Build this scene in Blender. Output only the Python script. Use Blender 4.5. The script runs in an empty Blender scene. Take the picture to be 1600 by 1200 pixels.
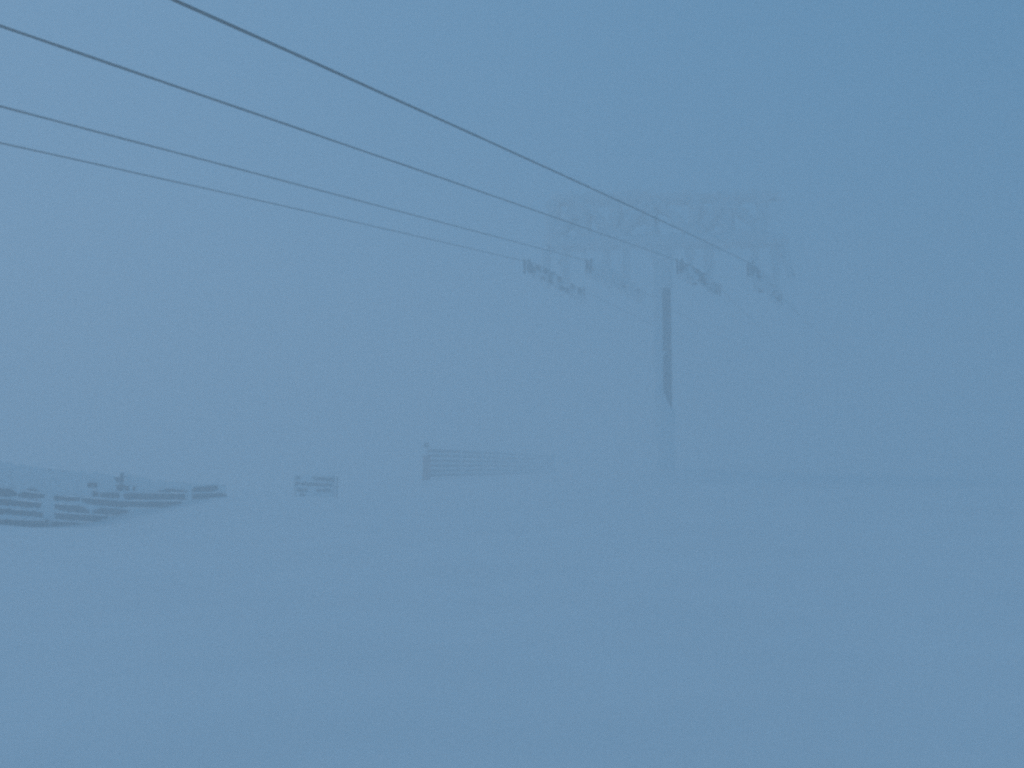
import bpy, bmesh, math, random
import numpy as np
from mathutils import Vector, Matrix, noise

random.seed(7)
R = math.radians
scene = bpy.context.scene
C = scene.collection

# ------------------------------------------------------------------ camera
EYE = Vector((0.0, 0.0, 1.7))
FPX = 1555.0                      # focal length in pixels of the 1600 px wide photograph
PITCH = math.atan(115.0 / FPX)    # looking slightly up
cam_data = bpy.data.cameras.new("camera")
cam_data.sensor_fit = 'HORIZONTAL'
cam_data.sensor_width = 36.0
cam_data.lens = 36.0 * FPX / 1600.0
cam_data.clip_start = 0.05
cam_data.clip_end = 2000.0
cam = bpy.data.objects.new("camera", cam_data)
C.objects.link(cam)
cam.location = EYE
cam.rotation_euler = (math.pi / 2 + PITCH, 0, 0)
scene.camera = cam
cam_data.dof.use_dof = True          # the autofocus settled short of the faint far things
cam_data.dof.focus_distance = 8.0
cam_data.dof.aperture_fstop = 5.0

# ------------------------------------------------------------------ sky, sun, exposure
SUN_EL, SUN_AZ = R(50), R(-46)     # azimuth from +Y, towards +X
SKY_STRENGTH = 0.10
world = bpy.data.worlds.new("World")
scene.world = world
world.use_nodes = True
wn, wl = world.node_tree.nodes, world.node_tree.links
wn.clear()
w_out = wn.new('ShaderNodeOutputWorld')
w_bg = wn.new('ShaderNodeBackground')
w_sky = wn.new('ShaderNodeTexSky')
w_sky.sky_type = 'NISHITA'
w_sky.sun_disc = False
w_sky.sun_elevation = SUN_EL
w_sky.sun_rotation = SUN_AZ
w_sky.altitude = 1200.0
w_sky.air_density = 1.0
w_sky.dust_density = 1.0
w_sky.ozone_density = 1.0
w_bg.inputs['Strength'].default_value = SKY_STRENGTH
# overcast: cloud evens the clear sky's colour out over the whole dome
w_mix = wn.new('ShaderNodeMix')
w_mix.data_type = 'RGBA'
w_mix.inputs['Factor'].default_value = 0.85
w_mix.inputs[7].default_value = (1.30, 4.08, 7.3, 1)
wl.new(w_sky.outputs['Color'], w_mix.inputs[6])
wl.new(w_mix.outputs[2], w_bg.inputs['Color'])
wl.new(w_bg.outputs['Background'], w_out.inputs['Surface'])

sun_data = bpy.data.lights.new("sun", 'SUN')
sun_data.energy = 0.62
sun_data.angle = R(25)
sun_data.color = (1.0, 0.98, 0.95)
sun = bpy.data.objects.new("sun", sun_data)
C.objects.link(sun)
sdir = Vector((math.sin(SUN_AZ) * math.cos(SUN_EL), math.cos(SUN_AZ) * math.cos(SUN_EL), math.sin(SUN_EL)))
sun.rotation_euler = (-sdir).to_track_quat('-Z', 'Y').to_euler()

scene.view_settings.view_transform = 'Standard'
scene.view_settings.look = 'None'
scene.view_settings.exposure = -0.625
scene.view_settings.gamma = 1.0
scene.view_settings.use_curve_mapping = False

scene.render.engine = 'CYCLES'
cy = scene.cycles
cy.max_bounces = 16
cy.diffuse_bounces = 6
cy.glossy_bounces = 2
cy.volume_bounces = 10
cy.use_denoising = False
cy.use_adaptive_sampling = False
cy.sample_clamp_indirect = 6.0
cy.pixel_filter_type = 'BLACKMAN_HARRIS'
cy.filter_width = 2.6

FOG_DENSITY = 0.039
FOG_COLOR = (0.965, 0.965, 0.965, 1)
FOG_G = 0.5

# ------------------------------------------------------------------ pixel <-> place
cp, sp = math.cos(PITCH), math.sin(PITCH)

def ray(px, py):
    """direction through a pixel of the 1600x1200 photograph, y component 1"""
    u, v = (px - 800.0) / FPX, (600.0 - py) / FPX
    d = Vector((u, cp - v * sp, sp + v * cp))
    return d / d.y

def at_depth(px, py, Y):
    return EYE + ray(px, py) * Y

def on_plane(px, py, p0, n):
    """hit of a pixel's ray with the vertical plane through p0 with plan normal n"""
    d = ray(px, py)
    n = Vector((n[0], n[1], 0))
    t = (Vector(p0) - EYE).dot(n) / d.dot(n)
    return EYE + d * t

# ------------------------------------------------------------------ materials
def mat(name, col, rough=0.7, var=0.0, scale=8.0, bump=0.0, bscale=30.0, metal=0.0, stretch=(1, 1, 1), sss=0.0):
    m = bpy.data.materials.new(name)
    m.use_nodes = True
    n, l = m.node_tree.nodes, m.node_tree.links
    b = n['Principled BSDF']
    b.inputs['Roughness'].default_value = rough
    b.inputs['Metallic'].default_value = metal
    tc = n.new('ShaderNodeTexCoord')
    mp = n.new('ShaderNodeMapping')
    mp.inputs['Scale'].default_value = stretch
    l.new(tc.outputs['Object'], mp.inputs['Vector'])
    if var > 0:
        t = n.new('ShaderNodeTexNoise')
        t.inputs['Scale'].default_value = scale
        t.inputs['Detail'].default_value = 5
        l.new(mp.outputs['Vector'], t.inputs['Vector'])
        r = n.new('ShaderNodeValToRGB')
        r.color_ramp.elements[0].position = 0.3
        r.color_ramp.elements[1].position = 0.7
        r.color_ramp.elements[0].color = [c * (1 - var) for c in col] + [1]
        r.color_ramp.elements[1].color = [min(1, c * (1 + var)) for c in col] + [1]
        l.new(t.outputs['Fac'], r.inputs['Fac'])
        l.new(r.outputs['Color'], b.inputs['Base Color'])
    else:
        b.inputs['Base Color'].default_value = list(col) + [1]
    if bump > 0:
        t2 = n.new('ShaderNodeTexNoise')
        t2.inputs['Scale'].default_value = bscale
        t2.inputs['Detail'].default_value = 6
        l.new(mp.outputs['Vector'], t2.inputs['Vector'])
        bp = n.new('ShaderNodeBump')
        bp.inputs['Strength'].default_value = bump
        bp.inputs['Distance'].default_value = 0.03
        l.new(t2.outputs['Fac'], bp.inputs['Height'])
        l.new(bp.outputs['Normal'], b.inputs['Normal'])
    return m

M_SNOW = mat('snow', (0.86, 0.87, 0.88), 0.75, 0.03, 0.35, 0.35, 3.0)
M_RIME = mat('rime', (0.91, 0.92, 0.92), 0.8, 0.05, 6.0, 0.6, 14.0)
M_WOOD = mat('weathered_boards', (0.085, 0.062, 0.05), 0.85, 0.35, 5.0, 0.3, 20.0, stretch=(0.4, 0.4, 3))
M_WOODR = mat('reddish_board', (0.38, 0.14, 0.08), 0.8, 0.3, 5.0, 0.3, 20.0)
M_POST = mat('grey_post', (0.10, 0.085, 0.07), 0.85, 0.3, 6.0, 0.3, 20.0)
M_STEEL = mat('galvanised_steel', (0.10, 0.105, 0.10), 0.55, 0.25, 4.0, 0.1, 10.0, 0.3)
M_MAST = mat('dark_mast_paint', (0.06, 0.065, 0.065), 0.6, 0.25, 1.5, 0.1, 8.0)
M_ROPE = mat('steel_rope', (0.075, 0.09, 0.085), 0.6, 0.3, 3.0, 0.5, 60.0, 0.2)
M_RUBBER = mat('sheave_rubber', (0.07, 0.075, 0.075), 0.8, 0.2, 9.0)

# ------------------------------------------------------------------ object helpers
def obj(name, bm, material, parent=None, smooth=False):
    me = bpy.data.meshes.new(name)
    bm.normal_update()
    bm.to_mesh(me)
    bm.free()
    me.materials.append(material)
    if smooth:
        for p in me.polygons:
            p.use_smooth = True
    o = bpy.data.objects.new(name, me)
    C.objects.link(o)
    if parent:
        o.parent = parent
        base = parent
        off = Vector((0, 0, 0))
        while base is not None:
            off += base.location
            base = base.parent
        o.matrix_local = Matrix.Translation(-off)     # meshes are written in world coordinates
        me.transform(Matrix.Identity(4))
    return o

def recentre(o):
    """put a part's origin inside its own geometry instead of at the world origin"""
    me = o.data
    cs = np.empty(len(me.vertices) * 3)
    me.vertices.foreach_get('co', cs)
    c = cs.reshape(-1, 3).mean(0)
    me.transform(Matrix.Translation(Vector(-c)))
    o.location = o.location + Vector(c)
    return o

def empty(name, loc, label, cat, group=None):
    o = bpy.data.objects.new(name, None)
    o.empty_display_size = 0.3
    C.objects.link(o)
    o.location = loc
    o['label'] = label
    o['category'] = cat
    if group:
        o['group'] = group
    return o

def box_between(bm, p0, p1, w, h, up=Vector((0, 0, 1)), bev=0.0):
    """a bar of section w (sideways) x h (up) from p0 to p1"""
    p0, p1 = Vector(p0), Vector(p1)
    d = (p1 - p0).normalized()
    s = d.cross(up)
    if s.length < 1e-4:
        s = d.cross(Vector((1, 0, 0)))
    s.normalize()
    u = s.cross(d).normalized()
    vs = []
    for p in (p0, p1):
        for a, b in ((-1, -1), (1, -1), (1, 1), (-1, 1)):
            vs.append(bm.verts.new(p + s * a * w / 2 + u * b * h / 2))
    fs = [bm.faces.new((vs[3], vs[2], vs[1], vs[0])), bm.faces.new((vs[4], vs[5], vs[6], vs[7]))]
    for i in range(4):
        j = (i + 1) % 4
        fs.append(bm.faces.new((vs[i], vs[j], vs[4 + j], vs[4 + i])))
    if bev > 0:
        es = set(e for f in fs for e in f.edges)
        bmesh.ops.bevel(bm, geom=list(es), offset=bev, segments=2, affect='EDGES')

def frame_of(d):
    d = d.normalized()
    a = Vector((0, 0, 1)) if abs(d.z) < 0.9 else Vector((1, 0, 0))
    s = d.cross(a).normalized()
    return s, s.cross(d).normalized()

def tube(bm, pts, rad, n=12, cap=True):
    """tube along pts; rad is a number or a function (i, angle) -> radius"""
    rings = []
    N = len(pts)
    for i, p in enumerate(pts):
        d = (pts[min(i + 1, N - 1)] - pts[max(i - 1, 0)])
        s, u = frame_of(d)
        ring = []
        for k in range(n):
            a = 2 * math.pi * k / n
            r = rad(i, a, s, u) if callable(rad) else rad
            ring.append(bm.verts.new(p + (s * math.cos(a) + u * math.sin(a)) * r))
        rings.append(ring)
    for i in range(N - 1):
        for k in range(n):
            j = (k + 1) % n
            bm.faces.new((rings[i][k], rings[i + 1][k], rings[i + 1][j], rings[i][j]))
    if cap:
        bm.faces.new(rings[0])
        bm.faces.new(list(reversed(rings[-1])))

WIND = Vector((-0.80, -0.45, 0.25)).normalized()     # rime grows against the wind, from the left

def fbm(p, f):
    return (noise.noise(p * f) + 0.5 * noise.noise(p * f * 2.1 + Vector((5, 3, 1))) + 0.25 * noise.noise(p * f * 4.3)) / 1.75

def rime_bar(bm, p0, p1, r0, amp, cover=0.45, seg=0.10, n=14, f=1.6, seed=0.0, taper=True):
    """ice feathered on a bar: thick on the windward side, bare in patches on the lee side and below"""
    p0, p1 = Vector(p0), Vector(p1)
    L = (p1 - p0).length
    N = max(4, int(L / seg))
    pts = [p0.lerp(p1, i / N) for i in range(N + 1)]
    off = Vector((seed, seed * 1.7, -seed))

    def rad(i, a, s, u):
        dvec = s * math.cos(a) + u * math.sin(a)
        w = max(0.0, dvec.dot(WIND))
        q = pts[i] + dvec * 0.25 + off
        t = cover + 0.9 * w + 1.3 * fbm(q, f) - 0.35
        r = r0 * 0.90 + amp * max(0.0, t) * (0.75 + 0.5 * noise.noise(q * 6.0))
        if taper:
            e = min(i, N - i) / max(1, N * 0.06)
            r *= min(1.0, 0.45 + 0.55 * e)
        return max(0.02, r)
    tube(bm, pts, rad, n)

def lump(bm, c, rx, ry, rz, f=1.5, amp=0.35, sub=3):
    r = bmesh.ops.create_icosphere(bm, subdivisions=sub, radius=1.0)
    c = Vector(c)
    for v in r['verts']:
        d = v.co.copy()
        k = 1 + amp * fbm(d + c, f) * 1.4 + 0.12 * noise.noise((d + c) * 5.0)
        v.co = c + Vector((d.x * rx, d.y * ry, d.z * rz)) * k

# ------------------------------------------------------------------ terrain
FENCE_L = [(-48, 25.4), (14, 27.4), (76, 29.2), (190, 31.5), (293, 33.0), (352, 34.3)]   # photo x, depth

def plan(px, Y):
    d = ray(px, 715)
    return Vector((d.x * Y, Y, 0))

ctrl = []   # x, y, z
def ground_pixel(px, py, Y):
    p = at_depth(px, py, Y)
    ctrl.append((p.x, p.y, p.z))

def fl_depth(px):
    xs = [a for a, b in FENCE_L]; ys = [b for a, b in FENCE_L]
    return float(np.interp(px, xs, ys))

for px, py in ((-48, 817), (0, 822.5), (40, 823.5), (75, 823), (100, 822), (130, 819.5), (150, 815), (165, 810.5), (190, 803.5),
               (220, 797), (250, 793), (285, 787.5), (320, 780), (352, 776.5)):
    ground_pixel(px, py, fl_depth(px))
for px, py, Y in ((462, 776, 42), (500, 778, 42), (526, 782, 42), (661, 750, 50), (700, 747, 53), (760, 745, 58), (860, 742, 68),
                  (1038, 734, 43)):
    ground_pixel(px, py, Y)
for px in (-48, 0, 40, 75, 100):              # the hollow scoured in front of the fence
    q = plan(px, fl_depth(px) * 0.84)
    ctrl.append((q.x, q.y, -0.22))
for p in ((0, 0, 0.0), (-3, 4, 0.0), (3, 4, 0.02), (0, 10, -0.02), (-8, 14, -0.3), (8, 14, 0.15), (0, 25, 0.0), (12, 28, 0.55), (20, 42, 0.95), (24, 24, 0.5),
          (9, 55, 1.1), (14, 70, 1.25), (35, 65, 1.25), (45, 100, 1.45), (22, 95, 1.4), (40, 30, 0.75), (5, 130, 0.5), (-30, 90, -2), (-60, 60, -2), (-35, 30, -1.2), (-60, 0, -1.5),
          (60, 40, 1.0), (60, 0, 0.4), (0, -30, -0.8), (50, -60, -2), (-50, -60, -2), (110, 150, -4), (-120, 120, -6), (120, -120, -5),
          (-120, -120, -5), (150, 150, -9), (0, 160, -9), (-25, 45, -0.6), (0, 70, 0.5)):
    ctrl.append(p)
_c = np.array(ctrl, float)
_K = np.sqrt(((_c[:, None, :2] - _c[None, :, :2]) ** 2).sum(-1) + 2.0 ** 2)
_P = np.c_[np.ones(len(_c)), _c[:, :2]]
_A = np.block([[_K - np.eye(len(_c)) * 0.02, _P], [_P.T, np.zeros((3, 3))]])
_w = np.linalg.solve(_A, np.r_[_c[:, 2], np.zeros(3)])

def ground_arr(x, y):
    x = np.asarray(x, float); y = np.asarray(y, float)
    out = np.full(x.shape, _w[-3]) + _w[-2] * x + _w[-1] * y
    for (cx, cy_, _), k in zip(_c, _w[:-3]):
        out = out + k * np.sqrt((x - cx) ** 2 + (y - cy_) ** 2 + 4.0)
    return out

def ground(x, y):
    return float(ground_arr(np.array([x]), np.array([y]))[0])

def build_ground():
    t = np.linspace(-1, 1, 361)
    g = np.sign(t) * (np.abs(t) * 40 + np.abs(t) ** 4 * 150)
    gx, gy = np.meshgrid(g, g + 18.0)
    gz = ground_arr(gx, gy)
    n = len(t)
    for i in range(n):
        for j in range(n):
            x, y = gx[i, j], gy[i, j]
            if abs(x) < 60 and -20 < y < 90:      # wind-packed ripples running across the wind
                gz[i, j] += 0.035 * noise.noise(Vector((x * 0.35, y * 1.1, 0))) + 0.02 * noise.noise(Vector((x * 1.1, y * 2.7, 4)))
    verts = np.stack([gx, gy, gz], -1).reshape(-1, 3)
    idx = np.arange(n * n).reshape(n, n)
    faces = np.stack([idx[:-1, :-1], idx[:-1, 1:], idx[1:, 1:], idx[1:, :-1]], -1).reshape(-1, 4)
    me = bpy.data.meshes.new('snow_ground')
    me.from_pydata(verts.tolist(), [], faces.tolist())
    for p in me.polygons:
        p.use_smooth = True
    me.materials.append(M_SNOW)
    o = bpy.data.objects.new('snow_ground', me)
    C.objects.link(o)
    o['kind'] = 'structure'
    return o
build_ground()

# ------------------------------------------------------------------ snow fences
def poly_sdf(pts, poly):
    """signed distance (negative inside) of points (N,2) to a polygon"""
    P = np.asarray(poly, float)
    Q = np.roll(P, -1, 0)
    d = np.full(len(pts), 1e9)
    ins = np.zeros(len(pts), bool)
    for a, b in zip(P, Q):
        ab = b - a
        t = np.clip(((pts - a) @ ab) / (ab @ ab + 1e-12), 0, 1)
        d = np.minimum(d, np.linalg.norm(pts - (a + t[:, None] * ab), axis=1))
        c = ((a[1] > pts[:, 1]) != (b[1] > pts[:, 1]))
        with np.errstate(divide='ignore', invalid='ignore'):
            xi = (b[0] - a[0]) * (pts[:, 1] - a[1]) / (b[1] - a[1]) + a[0]
        ins ^= c & (pts[:, 0] < xi)
    return np.where(ins, -d, d)

def crust_sheet(name, parent, P0, P1, zlo, zhi, bare, cell=0.035, thick=0.10, seed=0.0, off=0.03):
    """rime plastered on the near face of a fence bay: a lumpy slab with openings where the boards are bare.
    bare is a list of polygons in (s, z) of the bay; zhi is a function of s"""
    P0, P1 = Vector((P0[0], P0[1], 0)), Vector((P1[0], P1[1], 0))
    L = (P1 - P0).length
    d = (P1 - P0) / L
    nrm = Vector((d.y, -d.x, 0))                 # towards the camera side
    if nrm.y > 0:
        nrm = -nrm
    ns = max(2, int(L / cell)); top = max(zhi(0), zhi(L), zhi(L / 2)) + 0.1
    nz = max(2, int((top - zlo) / cell))
    S, Z = np.meshgrid(np.linspace(0, L, ns + 1), np.linspace(zlo, top, nz + 1), indexing='ij')
    pts = np.c_[S.ravel(), Z.ravel()]
    sd = np.full(len(pts), 1e9)
    for p in bare:
        sd = np.minimum(sd, poly_sdf(pts, p))
    nn = np.array([fbm(Vector((s * 1.0 + seed + P0.x, seed, z)), 2.2) + 0.35 * noise.noise(Vector((s * 9 + seed, z * 9, seed))) for s, z in pts])
    ztop = np.array([zhi(s) for s in pts[:, 0]])
    edge = np.minimum(sd - 0.014 + 0.012 * nn, (ztop - pts[:, 1]) + 0.13 * nn)
    keep = (edge > -0.004).reshape(S.shape)
    th = thick * np.clip(edge / 0.10, 0.12, 1.0) * (0.85 + 0.8 * nn)
    th = np.clip(th, 0.012, None).reshape(S.shape)
    cellk = keep[:-1, :-1] & keep[1:, :-1] & keep[1:, 1:] & keep[:-1, 1:]
    bm = bmesh.new()
    fr, bk = {}, {}
    def V(dct, i, j, o):
        if (i, j) not in dct:
            p = P0 + d * S[i, j] + nrm * (off + o)
            dct[(i, j)] = bm.verts.new((p.x, p.y, Z[i, j]))
        return dct[(i, j)]
    for i in range(ns):
        for j in range(nz):
            if not cellk[i, j]:
                continue
            q = [(i, j), (i + 1, j), (i + 1, j + 1), (i, j + 1)]
            bm.faces.new([V(fr, a, b, th[a, b]) for a, b in q])
            bm.faces.new([V(bk, a, b, 0.0) for a, b in reversed(q)])
            for k, (di, dj) in enumerate(((0, -1), (1, 0), (0, 1), (-1, 0))):
                a, b = i + di, j + dj
                if a < 0 or b < 0 or a >= ns or b >= nz or not cellk[a, b]:
                    e0, e1 = q[k], q[(k + 1) % 4]
                    bm.faces.new((V(fr, *e1, th[e1]), V(fr, *e0, th[e0]), V(bk, *e0, 0), V(bk, *e1, 0)))
    if len(bm.faces) == 0:
        bm.free()
        return None
    bmesh.ops.recalc_face_normals(bm, faces=bm.faces)
    return recentre(obj(name, bm, M_RIME, parent, True))

def fence_bay_boards(parent, A, B, rowsA, rowsB, hA, hB, th=0.028, mtl=None):
    """boards of one bay as one panel; rowsX are the board centre heights at each end"""
    bm = bmesh.new()
    d = (B - A); d.z = 0; d.normalize()
    for k, (za, zb) in enumerate(zip(rowsA, rowsB)):
        p0 = Vector((A.x, A.y, za)) - d * 0.01
        p1 = Vector((B.x, B.y, zb)) + d * 0.01
        h = (hA + hB) / 2 * (1 + 0.05 * math.sin(k * 2.3 + A.x))
        nseg = 6
        for s in range(nseg):
            pass
        box_between(bm, p0, p1, th, h, bev=0.004)
    return recentre(obj('slat_panel', bm, mtl or M_WOOD, parent))

def fence_post(parent, P, z0, z1, w=0.10, mtl=None):
    bm = bmesh.new()
    box_between(bm, (P.x, P.y + 0.07, z0), (P.x, P.y + 0.07, z1), w, w, bev=0.008)
    return recentre(obj('post', bm, mtl or M_POST, parent))

def segnormal(A, B):
    d = (B - A); d.z = 0; d.normalize()
    return (d.y, -d.x)

GROUP_F = 'rime-crusted wooden snow fences'

# --- long fence on the left
def left_fence():
    nodes = [plan(px, Y) for px, Y in FENCE_L]
    pxs = [a for a, b in FENCE_L]
    row0 = {-48: 746.5, 14: 755.0, 76: 765.0, 190: 775.5, 293: 776.0, 352: 774.3}
    pit = {-48: 17.4, 14: 15.6, 76: 13.6, 190: 12.2, 293: 11.8, 352: 11.4}
    base = nodes[2]
    root = empty('snow_fence', (base.x, base.y, ground(base.x, base.y)),
                 'longest snow fence, dark boards half buried in drift and plastered with rime', 'snow fence', GROUP_F)
    bare_px = [
        [(-60, 760), (0, 764), (12, 765), (20, 769), (24, 773), (0, 775), (-60, 772)],
        [(27, 773), (35, 770), (42, 766), (48, 765), (55, 768), (65, 774), (69, 777.5), (55, 777.5), (27, 775.5)],
        [(83, 777), (90, 776), (110, 776), (117, 775), (122, 779), (123, 782), (110, 782), (95, 781), (83, 780)],
        [(127, 780), (132, 778.5), (150, 779.5), (175, 783), (190, 784.5), (283, 784.5), (280, 787.5), (270, 790.5), (240, 793), (215, 793.5),
         (195, 792.5), (180, 791), (160, 789), (140, 786.5), (127, 783)],
        [(-60, 777), (0, 780), (5, 781), (20, 783), (30, 782), (45, 782), (62, 784), (61, 792), (40, 791.5), (20, 789), (0, 788), (-60, 785)],
        [(85, 787), (95, 787), (115, 790), (128, 794), (137, 800), (128, 801), (105, 798), (90, 795), (85, 794)],
        [(144, 800), (150, 797), (160, 795.5), (175, 796), (195, 798), (199, 800), (190, 804), (175, 806), (160, 804)],
        [(-60, 791), (0, 796), (30, 797), (50, 800), (64, 803.5), (63, 807), (45, 805), (20, 803), (0, 802), (-60, 798)],
        [(85, 803), (90, 802), (110, 803), (130, 805), (160, 807.5), (166, 808), (160, 813), (148, 816), (130, 814.5), (105, 811.5), (85, 809)],
        [(-60, 808), (0, 813.5), (30, 812.5), (74, 814.5), (74, 824), (50, 826), (20, 825), (0, 824), (-60, 819)],
        [(79, 815), (90, 815), (110, 817), (130, 819.5), (110, 822), (95, 824), (79, 824)],
        [(144, 764), (147, 764), (147.5, 770.5), (152, 772.5), (151, 774), (144, 774)],
        [(155, 773.5), (158, 771), (170, 770.5), (184, 771.5), (184, 777.5), (170, 777), (158, 775.5)],
        [(193, 774), (196, 771.5), (240, 771.5), (287, 771.5), (287, 780.5), (240, 781), (197, 780)],
        [(300, 772), (325, 770.5), (356, 769.5), (356, 776.5), (325, 779), (300, 780.5)],
        [(181, 757), (190, 757), (191, 766), (182, 766)],
        [(193, 758), (200, 757.5), (200, 766), (196, 765)],
        [(207.5, 761), (210, 761), (210, 765.5), (208, 765.5)],
        [(137, 756), (149, 756.5), (149, 760), (137, 760)],
        [(248, 767.8), (260, 766), (275, 766), (290, 768), (270, 768.8)],
        [(299, 766), (305, 762), (320, 761), (337, 759.5), (339, 764), (330, 767), (315, 767.3), (300, 768)],
        [(179, 744), (185, 742.5), (193, 745.5), (195, 751), (190, 753), (181, 752)],
        [(181.5, 738), (182, 732), (184, 729), (186, 730), (184.5, 738), (183, 743), (180, 744)],
    ]
    for i in range(len(nodes) - 1):
        A, B = nodes[i], nodes[i + 1]
        n = segnormal(A, B)
        a, b = pxs[i], pxs[i + 1]
        rows = range(-2, 6)
        rA = [on_plane(a, row0[a] + k * pit[a], A, n).z for k in rows]
        rB = [on_plane(b, row0[b] + k * pit[b], A, n).z for k in rows]
        hA = (rA[0] - rA[1]) * 0.80
        hB = (rB[0] - rB[1]) * 0.80
        gA, gB = ground(A.x, A.y), ground(B.x, B.y)
        keepr = [k for k in range(0 if i == 2 else 1, len(rA)) if max(rA[k] - gA, rB[k] - gB) > -0.12]
        fence_bay_boards(root, A, B, [rA[k] for k in keepr], [rB[k] for k in keepr], hA, hB)
        # rime
        L = (B - A).length
        d = (B - A) / L
        bare = []
        for poly in bare_px:
            if max(x for x, y in poly) < a - 8 or min(x for x, y in poly) > b + 8:
                continue
            q = []
            for x, y in poly:
                p = on_plane(x, y, A, n)
                q.append(((p - Vector((A.x, A.y, p.z))).dot(d), p.z))
            bare.append(q)
        tops = {-48: 713, 14: 723, 76: 731, 190: 741, 293: 754, 352: 757}
        za, zb = on_plane(a, tops[a], A, n).z, on_plane(b, tops[b], A, n).z
        crust_sheet('rime_crust', root, A, B, min(gA, gB) - 0.25, lambda s, za=za, zb=zb, L=L: za + (zb - za) * s / L, bare,
                    thick=0.085, seed=i * 3.1)
    for i, P in enumerate(nodes):
        top = on_plane(pxs[i], row0[pxs[i]] - (3.0 if pxs[i] == 190 else 1.4 if pxs[i] < 340 else 0.2) * pit[pxs[i]], P, (0, 1)).z
        fence_post(root, P, ground(P.x, P.y) - 0.6, top)
left_fence()

# --- short stub of fence in the middle distance
def stub_fence():
    Y = 42.0
    A, B = plan(462, Y), plan(521.5, Y + 0.5)
    n = segnormal(A, B)
    c = (A + B) / 2
    root = empty('snow_fence', (c.x, c.y, ground(c.x, c.y)), 'short stub of rime-covered snow fence with a thin pole at its right end', 'snow fence', GROUP_F)
    rowsA = [on_plane(462, y, A, n).z for y in (746.0, 755.5, 765.5, 773.5)]
    rowsB = [on_plane(521, y, A, n).z for y in (749.3, 758.3, 766.8, 774.8)]
    h = (rowsA[0] - rowsA[1]) * 0.66
    fence_bay_boards(root, A, B, rowsA, rowsB, h, h)
    bare_px = [
        [(488, 745), (500, 744), (510, 746), (522, 747.5), (522, 752), (505, 751), (492, 750)],
        [(471, 755), (480, 753), (495, 753), (517, 755.5), (518, 760.5), (500, 761), (480, 759.5), (471, 758.5)],
        [(461, 753), (468, 753.5), (468, 756.5), (461, 757)],
        [(464, 764), (472, 762.5), (480, 763), (480, 769), (466, 769)],
        [(495, 765), (501, 764.5), (501, 768), (495.5, 768)],
        [(504, 764.5), (516, 764.5), (516, 767.5), (504, 767.5)],
        [(469, 772), (476, 771.5), (476, 775), (469, 775)],
        [(463.5, 742), (468, 742), (468, 748), (464, 748)],
    ]
    d = (B - A).normalized()
    bare = []
    for poly in bare_px:
        q = []
        for x, y in poly:
            p = on_plane(x, y, A, n)
            q.append(((p - Vector((A.x, A.y, p.z))).dot(d), p.z))
        bare.append(q)
    zt = on_plane(490, 741.5, A, n).z
    crust_sheet('rime_crust', root, A, B, ground(c.x, c.y) - 0.2, lambda s: zt, bare, cell=0.03, thick=0.08, seed=21)
    for P, px in ((A, 462), (B, 521)):
        fence_post(root, P, ground(P.x, P.y) - 0.5, on_plane(px, 743, P, (0, 1)).z, 0.08)
    bm = bmesh.new()
    t, b = at_depth(527.2, 745, Y - 0.1), at_depth(525.6, 784, Y - 0.1)
    tube(bm, [b.lerp(t, i / 6) - Vector((0, 0, 0.3 if i == 0 else 0)) for i in range(7)], 0.032, 8)
    recentre(obj('pole', bm, M_POST, root))
stub_fence()

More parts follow.
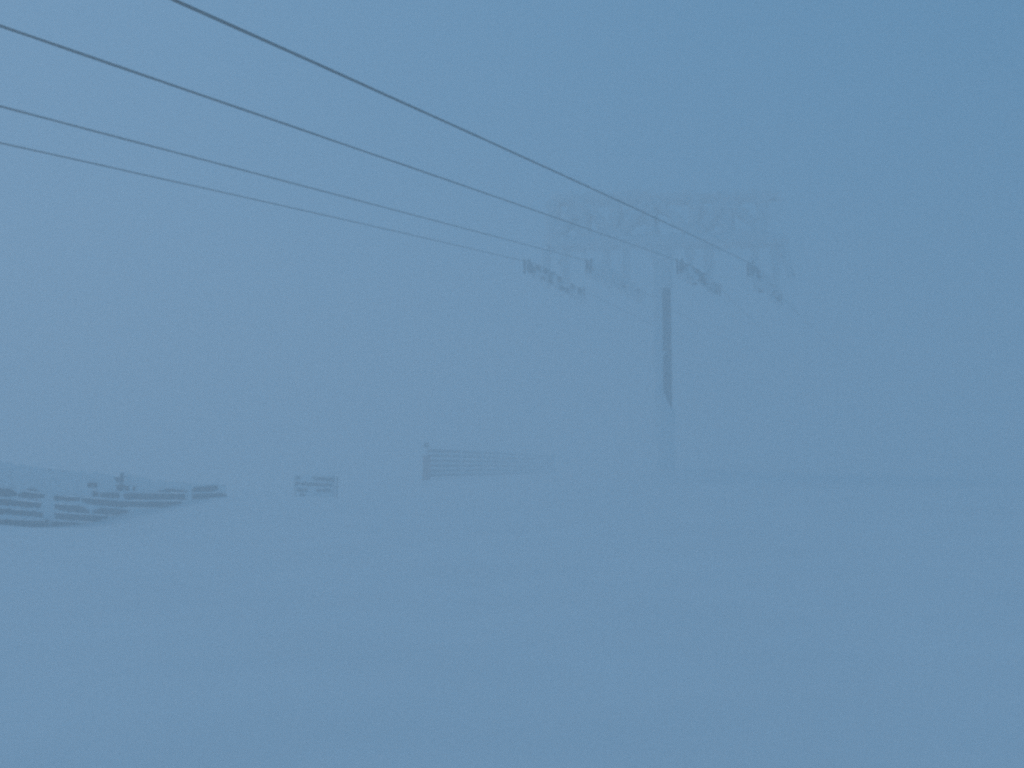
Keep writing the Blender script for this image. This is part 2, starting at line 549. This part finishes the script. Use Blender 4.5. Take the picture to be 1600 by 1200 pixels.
# --- fence fading into the fog right of centre
def far_fence():
    pxs = [667, 720, 752.5, 781, 809, 838, 866]
    Ys = [50, 54.3, 57.4, 60.4, 63.4, 66.5, 69.6]
    nodes = [plan(p, y) for p, y in zip(pxs, Ys)]
    root = empty('snow_fence', (nodes[0].x, nodes[0].y, ground(nodes[0].x, nodes[0].y)),
                 'faintest snow fence, six rows of boards fading into fog, reddish board at one end', 'snow fence', GROUP_F)
    yrow = [703.8, 711.6, 719.6, 727.6, 735.6, 743.0]
    for i in range(len(nodes) - 1):
        A, B = nodes[i], nodes[i + 1]
        n = segnormal(A, B)
        def row(px, y):
            k = (px - 667) / (1233 - 667)
            return y + (726 - y) * k
        rA = [on_plane(pxs[i], row(pxs[i], y), A, n).z for y in yrow]
        rB = [on_plane(pxs[i + 1], row(pxs[i + 1], y), A, n).z for y in yrow]
        h = (rA[0] - rA[1]) * 0.62
        dd = (B - A).normalized() * 0.14
        fence_bay_boards(root, A + dd, B - dd, rA, rB, h, h)
        bm = bmesh.new()
        for k, (za, zb) in enumerate(zip(rA, rB)):      # rime lips sitting on the boards
            rime_bar(bm, (A.x, A.y - 0.04, za + h * (0.60 - 0.06 * i)), (B.x, B.y - 0.04, zb + h * (0.60 - 0.06 * i)), 0.035 + 0.012 * i, 0.035 + 0.01 * i, 0.35, 0.2, 8, 1.2, k * 3.3 + i)
        recentre(obj('rime_crust', bm, M_RIME, root, True))
    for i, P in enumerate(nodes[1:], 1):
        top = on_plane(pxs[i], 702 + (726 - 702) * (pxs[i] - 667) / 566, P, (0, 1)).z
        p = fence_post(root, P, ground(P.x, P.y) - 0.5, top, 0.10)
        bm = bmesh.new()
        rime_bar(bm, (P.x, P.y - 0.02, ground(P.x, P.y) - 0.1), (P.x, P.y - 0.02, top + 0.05), 0.10, 0.07, 0.5, 0.1, 10, 1.5, i * 4.0)
        r = obj('rime_feathers', bm, M_RIME, root, True)
        recentre(r)
    # wide reddish end board with a thin rod and a round marker above
    P = nodes[0] + Vector((0.0, -0.12, 0))
    bm = bmesh.new()
    z0, z1 = ground(P.x, P.y) - 0.4, on_plane(667, 711, P, (0, 1)).z
    box_between(bm, (P.x, P.y, z0), (P.x, P.y, z1), 0.40, 0.06, up=Vector((0, 1, 0)), bev=0.01)
    e = recentre(obj('end_board', bm, M_WOODR, root))
    e['label'] = 'wide reddish brown end board'
    zk = on_plane(666, 695.5, P, (0, 1)).z
    bm = bmesh.new()
    tube(bm, [Vector((P.x, P.y + 0.1, z1 - 0.3)), Vector((P.x - 0.02, P.y + 0.1, zk))], 0.016, 8)
    recentre(obj('rod', bm, M_POST, root))
    bm = bmesh.new()
    lump(bm, (P.x - 0.02, P.y + 0.06, zk), 0.15, 0.07, 0.14, 2.0, 0.15, 2)
    recentre(obj('marker_disc', bm, M_POST, root, True))
far_fence()

# ------------------------------------------------------------------ lift line
LINE = Vector((0.3985, 0.9172, 0))          # plan direction of the ropes, away from the camera
ARM_YAW = R(5)
ARM = Vector((math.cos(ARM_YAW), -math.sin(ARM_YAW), 0))
TY = 43.0
TC = at_depth(1038, 380, TY)                # middle of the lower chord

ROPES = [   # front end of the battery, far end, one point downstream, upstream points
    dict(px=[(0, 223), (150, 256.9), (300, 290), (450, 322.5), (600, 357.8), (750, 391.6), (825, 409.2)],
         end=(908, 452), down=(976, 487.6), label='lowest, thinnest haul rope, running to the battery at the left end of the arm'),
    dict(px=[(0, 166.5), (150, 205.7), (300, 244.3), (450, 284.6), (600, 323.4), (750, 364), (900, 402.3), (922, 409)],
         end=(1000, 452), down=(1058, 489), label='haul rope just above the lowest one, running to the battery nearest left of the mast'),
    dict(px=[(0, 41.6), (75, 66.9), (150, 92.2), (225, 116.6), (300, 143.4), (450, 195), (600, 246.6), (750, 299), (900, 351.8), (1063, 408.5)],
         end=(1121, 446), down=(1161, 487), label='thick haul rope just below the topmost, running to the battery nearest right of the mast'),
    dict(px=[(264, 0), (325, 22.5), (400, 56.3), (475, 90), (550, 124), (625, 158), (700, 192), (775, 226), (850, 260.7), (1020, 339), (1173, 412)],
         end=(1217, 459), down=(1254, 499), label='topmost, thickest haul rope, running to the battery at the right end of the arm'),
]
MIDX = [870, 965, 1095, 1197]

batteries = []
for ri, rp in enumerate(ROPES):
    s = (MIDX[ri] - 1038) / FPX * TY
    mid = Vector((TC.x, TC.y, 0)) + ARM * s
    n = Vector((LINE.y, -LINE.x, 0))
    pts = [on_plane(x, y, mid, n) for x, y in rp['px']]
    tt = np.array([(Vector((p.x, p.y, 0)) - mid).dot(LINE) for p in pts])
    zz = np.array([p.z for p in pts])
    cf = np.polyfit(tt, zz, 2)
    tF, zF = tt[-1], float(np.polyval(cf, tt[-1]))
    sF = float(2 * cf[0] * tF + cf[1])
    E = on_plane(*rp['end'], mid, n)
    D = on_plane(*rp['down'], mid, n)
    tE = (Vector((E.x, E.y, 0)) - mid).dot(LINE)
    tD = (Vector((D.x, D.y, 0)) - mid).dot(LINE)
    sE = (D.z - E.z) / (tD - tE)
    sE = max(-0.22, min(0.05, sE))
    print('rope', ri, 'tF', round(tF, 2), 'zF', round(zF, 2), 'sF', round(sF, 3), 'tE', round(tE, 2), 'zE', round(E.z, 2), 'sE', round(sE, 3), 'quad', cf)

    def prof(t, tF=tF, zF=zF, sF=sF, tE=tE, zE=E.z, sE=sE, cf=cf):
        if t <= tF:
            return float(np.polyval(cf, t))
        if t >= tE:
            return zE + sE * (t - tE) + 0.0009 * (t - tE) ** 2
        L = tE - tF
        u = (t - tF) / L
        return ((2 * u ** 3 - 3 * u ** 2 + 1) * zF + (u ** 3 - 2 * u ** 2 + u) * L * sF + (-2 * u ** 3 + 3 * u ** 2) * zE + (u ** 3 - u ** 2) * L * sE)
    ts = list(np.arange(-64, tF, 0.35)) + list(np.linspace(tF, tE, 30)) + list(np.arange(tE + 0.5, tE + 70, 1.0))
    line = [Vector((mid.x + LINE.x * t, mid.y + LINE.y * t, prof(t))) for t in ts]
    bm = bmesh.new()
    def rr(i, a, s_, u_, line=line, ri=ri):
        return 0.0185 + 0.0028 * noise.noise(line[i] * 1.7 + Vector((ri * 9, 0, 0))) + 0.0012 * math.sin(3 * a + i * 0.5)
    tube(bm, line, rr, 8)
    o = recentre(obj('haul_rope', bm, M_ROPE, None, True))
    o['label'] = rp['label']
    o['category'] = 'haul rope'
    o['group'] = 'haul ropes of the ski lift'
    batteries.append((s, mid, prof, tF, tE))

# ------------------------------------------------------------------ lift tower
gz = ground(TC.x, TC.y)
tower = empty('lift_tower', (TC.x, TC.y, gz), 'tall ski lift tower with dark round mast and wide arm thick with white rime', 'lift tower')
UP = Vector((0, 0, 1))
zLow = TC.z
zTop = at_depth(1038, 312, TY).z
def arm_pt(s, z, off=0.0):
    p = Vector((TC.x, TC.y, 0)) + ARM * s + LINE * off
    return Vector((p.x, p.y, z))

# mast
MR = 0.26
bm = bmesh.new()
mast_pts = [Vector((TC.x, TC.y, gz - 1.0 + (zLow - gz + 1.0) * i / 12)) for i in range(13)]
tube(bm, mast_pts, lambda i, a, s, u: MR * (1.05 - 0.08 * i / 12), 24)
mast = obj('mast', bm, M_MAST, tower, True)
bm = bmesh.new()                               # bolted flange between the two mast lengths
zfl = at_depth(1038, 553, TY).z
tube(bm, [Vector((TC.x, TC.y, zfl - 0.05)), Vector((TC.x, TC.y, zfl + 0.05))], MR + 0.035, 24)
fl = obj('flange', bm, M_STEEL, tower)
# rime on the mast: a fin on the windward side and a plastered foot
bm = bmesh.new()
NZ, NA = 130, 48
z_lo, z_hi = gz - 0.3, zLow - 0.1
z605, z640 = at_depth(1038, 606, TY).z, at_depth(1038, 642, TY).z
z448 = at_depth(1038, 450, TY).z
grid = []
for i in range(NZ + 1):
    z = z_lo + (z_hi - z_lo) * i / NZ
    ring = []
    for k in range(NA):
        a = 2 * math.pi * k / NA
        dv = Vector((math.cos(a), math.sin(a), 0))
        q = Vector((TC.x, TC.y, z)) + dv * 0.3
        w = max(0.0, dv.dot(Vector((-0.97, 0.25, 0))))
        nz_ = fbm(q, 1.3)
        fin = 0.46 * max(0.0, w - 0.35) ** 0.9 * (0.85 + 0.6 * nz_) if w > 0.35 else -0.03
        # foot: on the near side the plastered edge climbs to the left
        zt = z605 + (z640 - z605) * (dv.x * 0.5 + 0.5) + 0.30 * nz_
        foot = 0.10 + 0.10 * nz_ + 0.10 * max(0, w) if z < zt else -0.03
        if 0 <= z - zt < 0.15:
            foot = max(foot, 0.04 * (1 - (z - zt) / 0.15) - 0.02)
        head = 0.10 + 0.14 * nz_ if z > z448 + 0.08 * nz_ else -0.03
        belt = 0.005 + 0.12 * nz_ if abs(z - zfl - 0.05 * nz_) < 0.08 else -0.03
        th = max(fin, foot, head, belt, -0.03)
        ring.append(bm.verts.new(Vector((TC.x, TC.y, z)) + dv * (MR * 0.99 + th + 0.025 * noise.noise(q * 7) * (th > 0))))
    grid.append(ring)
for i in range(NZ):
    for k in range(NA):
        j = (k + 1) % NA
        bm.faces.new((grid[i][k], grid[i][j], grid[i + 1][j], grid[i + 1][k]))
obj('rime_crust', bm, M_RIME, mast, True)

# lower chord
bm = bmesh.new()
SL, SR = -5.0, 5.2
for off in (-0.28, 0.28):
    box_between(bm, arm_pt(SL, zLow, off), arm_pt(SR, zLow, off), 0.16, 0.34, bev=0.01)
for k in range(12):
    s = SL + 0.25 + (SR - SL - 0.5) * k / 11
    box_between(bm, arm_pt(s, zLow, -0.2), arm_pt(s, zLow, 0.2), 0.1, 0.2)
crossarm = obj('crossarm', bm, M_STEEL, tower)
bm = bmesh.new()
for off, sd in ((-0.28, 1.0), (0.28, 7.0)):
    rime_bar(bm, arm_pt(SL - 0.1, zLow + 0.05, off), arm_pt(SR + 0.1, zLow + 0.05, off), 0.25, 0.26, 0.55, 0.08, 18, 1.5, sd)
obj('rime_crust', bm, M_RIME, crossarm, True)

# service gantry above: rail, posts and braces
posts_s = [-4.7, -3.35, -2.0, -0.4, 1.5, 2.9, 4.35]
bm = bmesh.new()
for off in (-0.45, 0.45):
    box_between(bm, arm_pt(-4.6, zTop, off), arm_pt(4.75, zTop, off), 0.09, 0.12, bev=0.008)
box_between(bm, arm_pt(-4.55, zTop, -0.45), arm_pt(-4.55, zTop, 0.45), 0.09, 0.10)
box_between(bm, arm_pt(4.7, zTop, -0.45), arm_pt(4.7, zTop, 0.45), 0.09, 0.10)
gantry = obj('gantry', bm, M_STEEL, tower)
bm = bmesh.new()
for off, sd in ((-0.45, 3.0), (0.45, 11.0)):
    rime_bar(bm, arm_pt(-4.85, zTop, off), arm_pt(5.0, zTop, off), 0.11, 0.34, 0.5, 0.08, 14, 1.4, sd)
obj('rime_crust', bm, M_RIME, gantry, True)
for i, s in enumerate(posts_s):
    bm = bmesh.new()
    for off in (-0.45, 0.45):
        box_between(bm, arm_pt(s, zLow + 0.18, off * 0.62), arm_pt(s, zTop - 0.05, off), 0.08, 0.08)
    p = obj('gantry_post', bm, M_STEEL, tower)
    bm = bmesh.new()
    for off in (-0.45, 0.45):
        rime_bar(bm, arm_pt(s, zLow + 0.2, off * 0.62), arm_pt(s, zTop, off), 0.08, 0.46, 0.42, 0.07, 12, 1.7, i * 2.7 + off)
    obj('rime_crust', bm, M_RIME, p, True)
for i in range(len(posts_s) - 1):
    a, b = posts_s[i], posts_s[i + 1]
    lo, hi = (a, b) if i % 2 == 0 else (b, a)
    bm = bmesh.new()
    for off in (-0.36, 0.36):
        box_between(bm, arm_pt(lo, zLow + 0.2, off * 0.8), arm_pt(hi, zTop - 0.08, off * 1.2), 0.06, 0.08)
    p = obj('brace', bm, M_STEEL, tower)
    bm = bmesh.new()
    for off in (-0.36, 0.36):
        rime_bar(bm, arm_pt(lo, zLow + 0.2, off * 0.8), arm_pt(hi, zTop - 0.05, off * 1.2), 0.08, 0.46, 0.42, 0.07, 12, 1.6, i * 5.1 + 40 + off)
    obj('rime_crust', bm, M_RIME, p, True)
# mast head post
bm = bmesh.new()
box_between(bm, arm_pt(-0.45, zLow + 0.1), arm_pt(-0.45, zTop + 0.18), 0.2, 0.2, bev=0.01)
hp = obj('head_post', bm, M_MAST, tower)
bm = bmesh.new()
rime_bar(bm, arm_pt(-0.5, zLow, 0.1), arm_pt(-0.5, zTop + 0.2, 0.1), 0.14, 0.28, 0.2, 0.06, 14, 1.3, 71)
obj('rime_crust', bm, M_RIME, hp, True)
# rope guard hanging at the right arm end
bm = bmesh.new()
zg = at_depth(1240, 432, TY).z
box_between(bm, arm_pt(5.15, zLow, -0.25), arm_pt(5.45, zg, -0.25), 0.09, 0.09)
box_between(bm, arm_pt(5.15, zLow, 0.25), arm_pt(5.45, zg, 0.25), 0.09, 0.09)
box_between(bm, arm_pt(5.45, zg, -0.3), arm_pt(5.45, zg, 0.3), 0.09, 0.09)
g = obj('rope_guard', bm, M_STEEL, tower)
bm = bmesh.new()
for off in (-0.25, 0.25):
    rime_bar(bm, arm_pt(5.15, zLow + 0.1, off), arm_pt(5.47, zg - 0.2, off), 0.07, 0.26, 0.4, 0.06, 12, 1.6, 90 + off)
obj('rime_crust', bm, M_RIME, g, True)

# wheel batteries
for bi, (s, mid, prof, tF, tE) in enumerate(batteries):
    def P(t, dz=0.0, side=0.0, mid=mid, prof=prof):
        q = mid + LINE * t + Vector((LINE.y, -LINE.x, 0)) * side
        return Vector((q.x, q.y, prof(t) + dz))
    L = tE - tF
    NW = 8
    wts = [tF + 0.25 + (L - 0.5) * k / (NW - 1) for k in range(NW)]
    WR = 0.21
    # main beam, bogie plates and end shoes
    bm = bmesh.new()
    cols = [P(tF + 0.9 + (L - 1.8) * k / 8, -0.52, 0.0) for k in range(9)]
    for a, b in zip(cols[:-1], cols[1:]):
        box_between(bm, a, b, 0.14, 0.16)
    for k in range(0, NW, 2):
        a, b = wts[k], wts[k + 1]
        for side in (-0.085, 0.085):
            box_between(bm, P(a - 0.1, -0.30, side), P(b + 0.1, -0.30, side), 0.02, 0.16)
        m = (a + b) / 2
        box_between(bm, P(m, -0.30), P(m, -0.52), 0.14, 0.14)
    for t in (tF - 0.12, tE + 0.12):
        for side in (-0.10, 0.10):
            box_between(bm, P(t, 0.10, side), P(t, -0.50, side), 0.03, 0.22, up=LINE)
    beam = obj('sheave_battery', bm, M_STEEL, tower)
    for k, t in enumerate(wts):
        bm = bmesh.new()
        c = P(t, -WR - 0.015)
        side = Vector((LINE.y, -LINE.x, 0))
        for r, w in ((WR, 0.07), (WR + 0.035, 0.014)):
            for dsd in ((0,) if w > 0.05 else (-0.045, 0.045)):
                n_ = 20
                v0, v1 = [], []
                for j in range(n_):
                    a = 2 * math.pi * j / n_
                    e = LINE * math.cos(a) * r + UP * math.sin(a) * r
                    v0.append(bm.verts.new(c + e + side * (dsd - w / 2)))
                    v1.append(bm.verts.new(c + e + side * (dsd + w / 2)))
                bm.faces.new(v0); bm.faces.new(list(reversed(v1)))
                for j in range(n_):
                    bm.faces.new((v0[j], v1[j], v1[(j + 1) % n_], v0[(j + 1) % n_]))
        obj('sheave', bm, M_RUBBER, beam)
    # rime on the battery: heavy on the two faint ones, patchy on the two that show
    bm = bmesh.new()
    heavy = (0.05, 1.0, 0.05, 0.8)[bi]
    random.seed(40 + bi)
    nl = 26
    for k in range(nl):
        t = tF + 0.1 + L * k / (nl - 1) * 0.97
        u = k / (nl - 1)
        if bi == 3 and not (0.26 < u < 0.52) and random.random() > 0.15:
            continue
        if random.random() > heavy + 0.25:
            continue
        lump(bm, P(t, random.uniform(-0.55, -0.28), random.uniform(-0.10, 0.14)), random.uniform(0.14, 0.24), random.uniform(0.2, 0.32), random.uniform(0.13, 0.25), 2.0, 0.35, 2)
        if bi in (1, 3):
            lump(bm, P(t, random.uniform(-0.22, -0.1), random.uniform(-0.06, 0.14)), random.uniform(0.12, 0.18), random.uniform(0.2, 0.3), random.uniform(0.1, 0.2), 2.0, 0.35, 2)
    rl = [P(tF + 0.3 + (L - 0.4) * k / 40, -0.62, 0.05) for k in range(41)]
    tube(bm, rl, lambda i, a, s_, u_, rl=rl, bi=bi: (0.05, 0.12, 0.05, 0.09)[bi] + 0.07 * fbm(rl[i] + s_ * math.cos(a) * 0.2 + u_ * math.sin(a) * 0.2, 2.4), 12)
    obj('rime_crust', bm, M_RIME, beam, True)
    # hanger from the arm
    bm = bmesh.new()
    zt = zLow - 0.15
    zb = prof(0.0) - 0.50
    for side in (-0.42, 0.42):
        a = mid + ARM * side
        box_between(bm, Vector((a.x, a.y, zt)), Vector((a.x, a.y, zb)), 0.10, 0.12)
    a, b = mid - ARM * 0.45, mid + ARM * 0.45
    box_between(bm, Vector((a.x, a.y, zb)), Vector((b.x, b.y, zb)), 0.12, 0.12)
    h = obj('hanger', bm, M_STEEL, tower)
    bm = bmesh.new()
    for side in (-0.42, 0.42):
        a = mid + ARM * side
        rime_bar(bm, Vector((a.x, a.y, zt)), Vector((a.x, a.y, zb - 0.05)), 0.10, 0.28, 0.35, 0.06, 12, 1.6, 120 + bi * 5 + side)
    obj('rime_crust', bm, M_RIME, h, True)

# ------------------------------------------------------------------ fog
bm = bmesh.new()
bmesh.ops.create_cube(bm, size=1.0)
zmin = min(v[2] for v in [(0, 0, -14)])
gmin = float(min(ground_arr(np.linspace(-190, 190, 60)[:, None] + np.zeros((60, 60)), np.linspace(-172, 208, 60)[None, :] + np.zeros((60, 60))).min(), -4)) - 1.0
ztop_box = 15.5
for v in bm.verts:
    v.co = Vector((v.co.x * 400, v.co.y * 400 + 18, gmin if v.co.z < 0 else ztop_box))
fog = bpy.data.materials.new('fog')
fog.use_nodes = True
fn, flk = fog.node_tree.nodes, fog.node_tree.links
fn.clear()
fo = fn.new('ShaderNodeOutputMaterial')
pv = fn.new('ShaderNodeVolumePrincipled')
pv.inputs['Color'].default_value = FOG_COLOR
pv.inputs['Density'].default_value = FOG_DENSITY
pv.inputs['Anisotropy'].default_value = FOG_G
flk.new(pv.outputs['Volume'], fo.inputs['Volume'])
hz = obj('haze', bm, fog)
hz['kind'] = 'stuff'
hz['label'] = 'dense pale fog filling the whole slope'
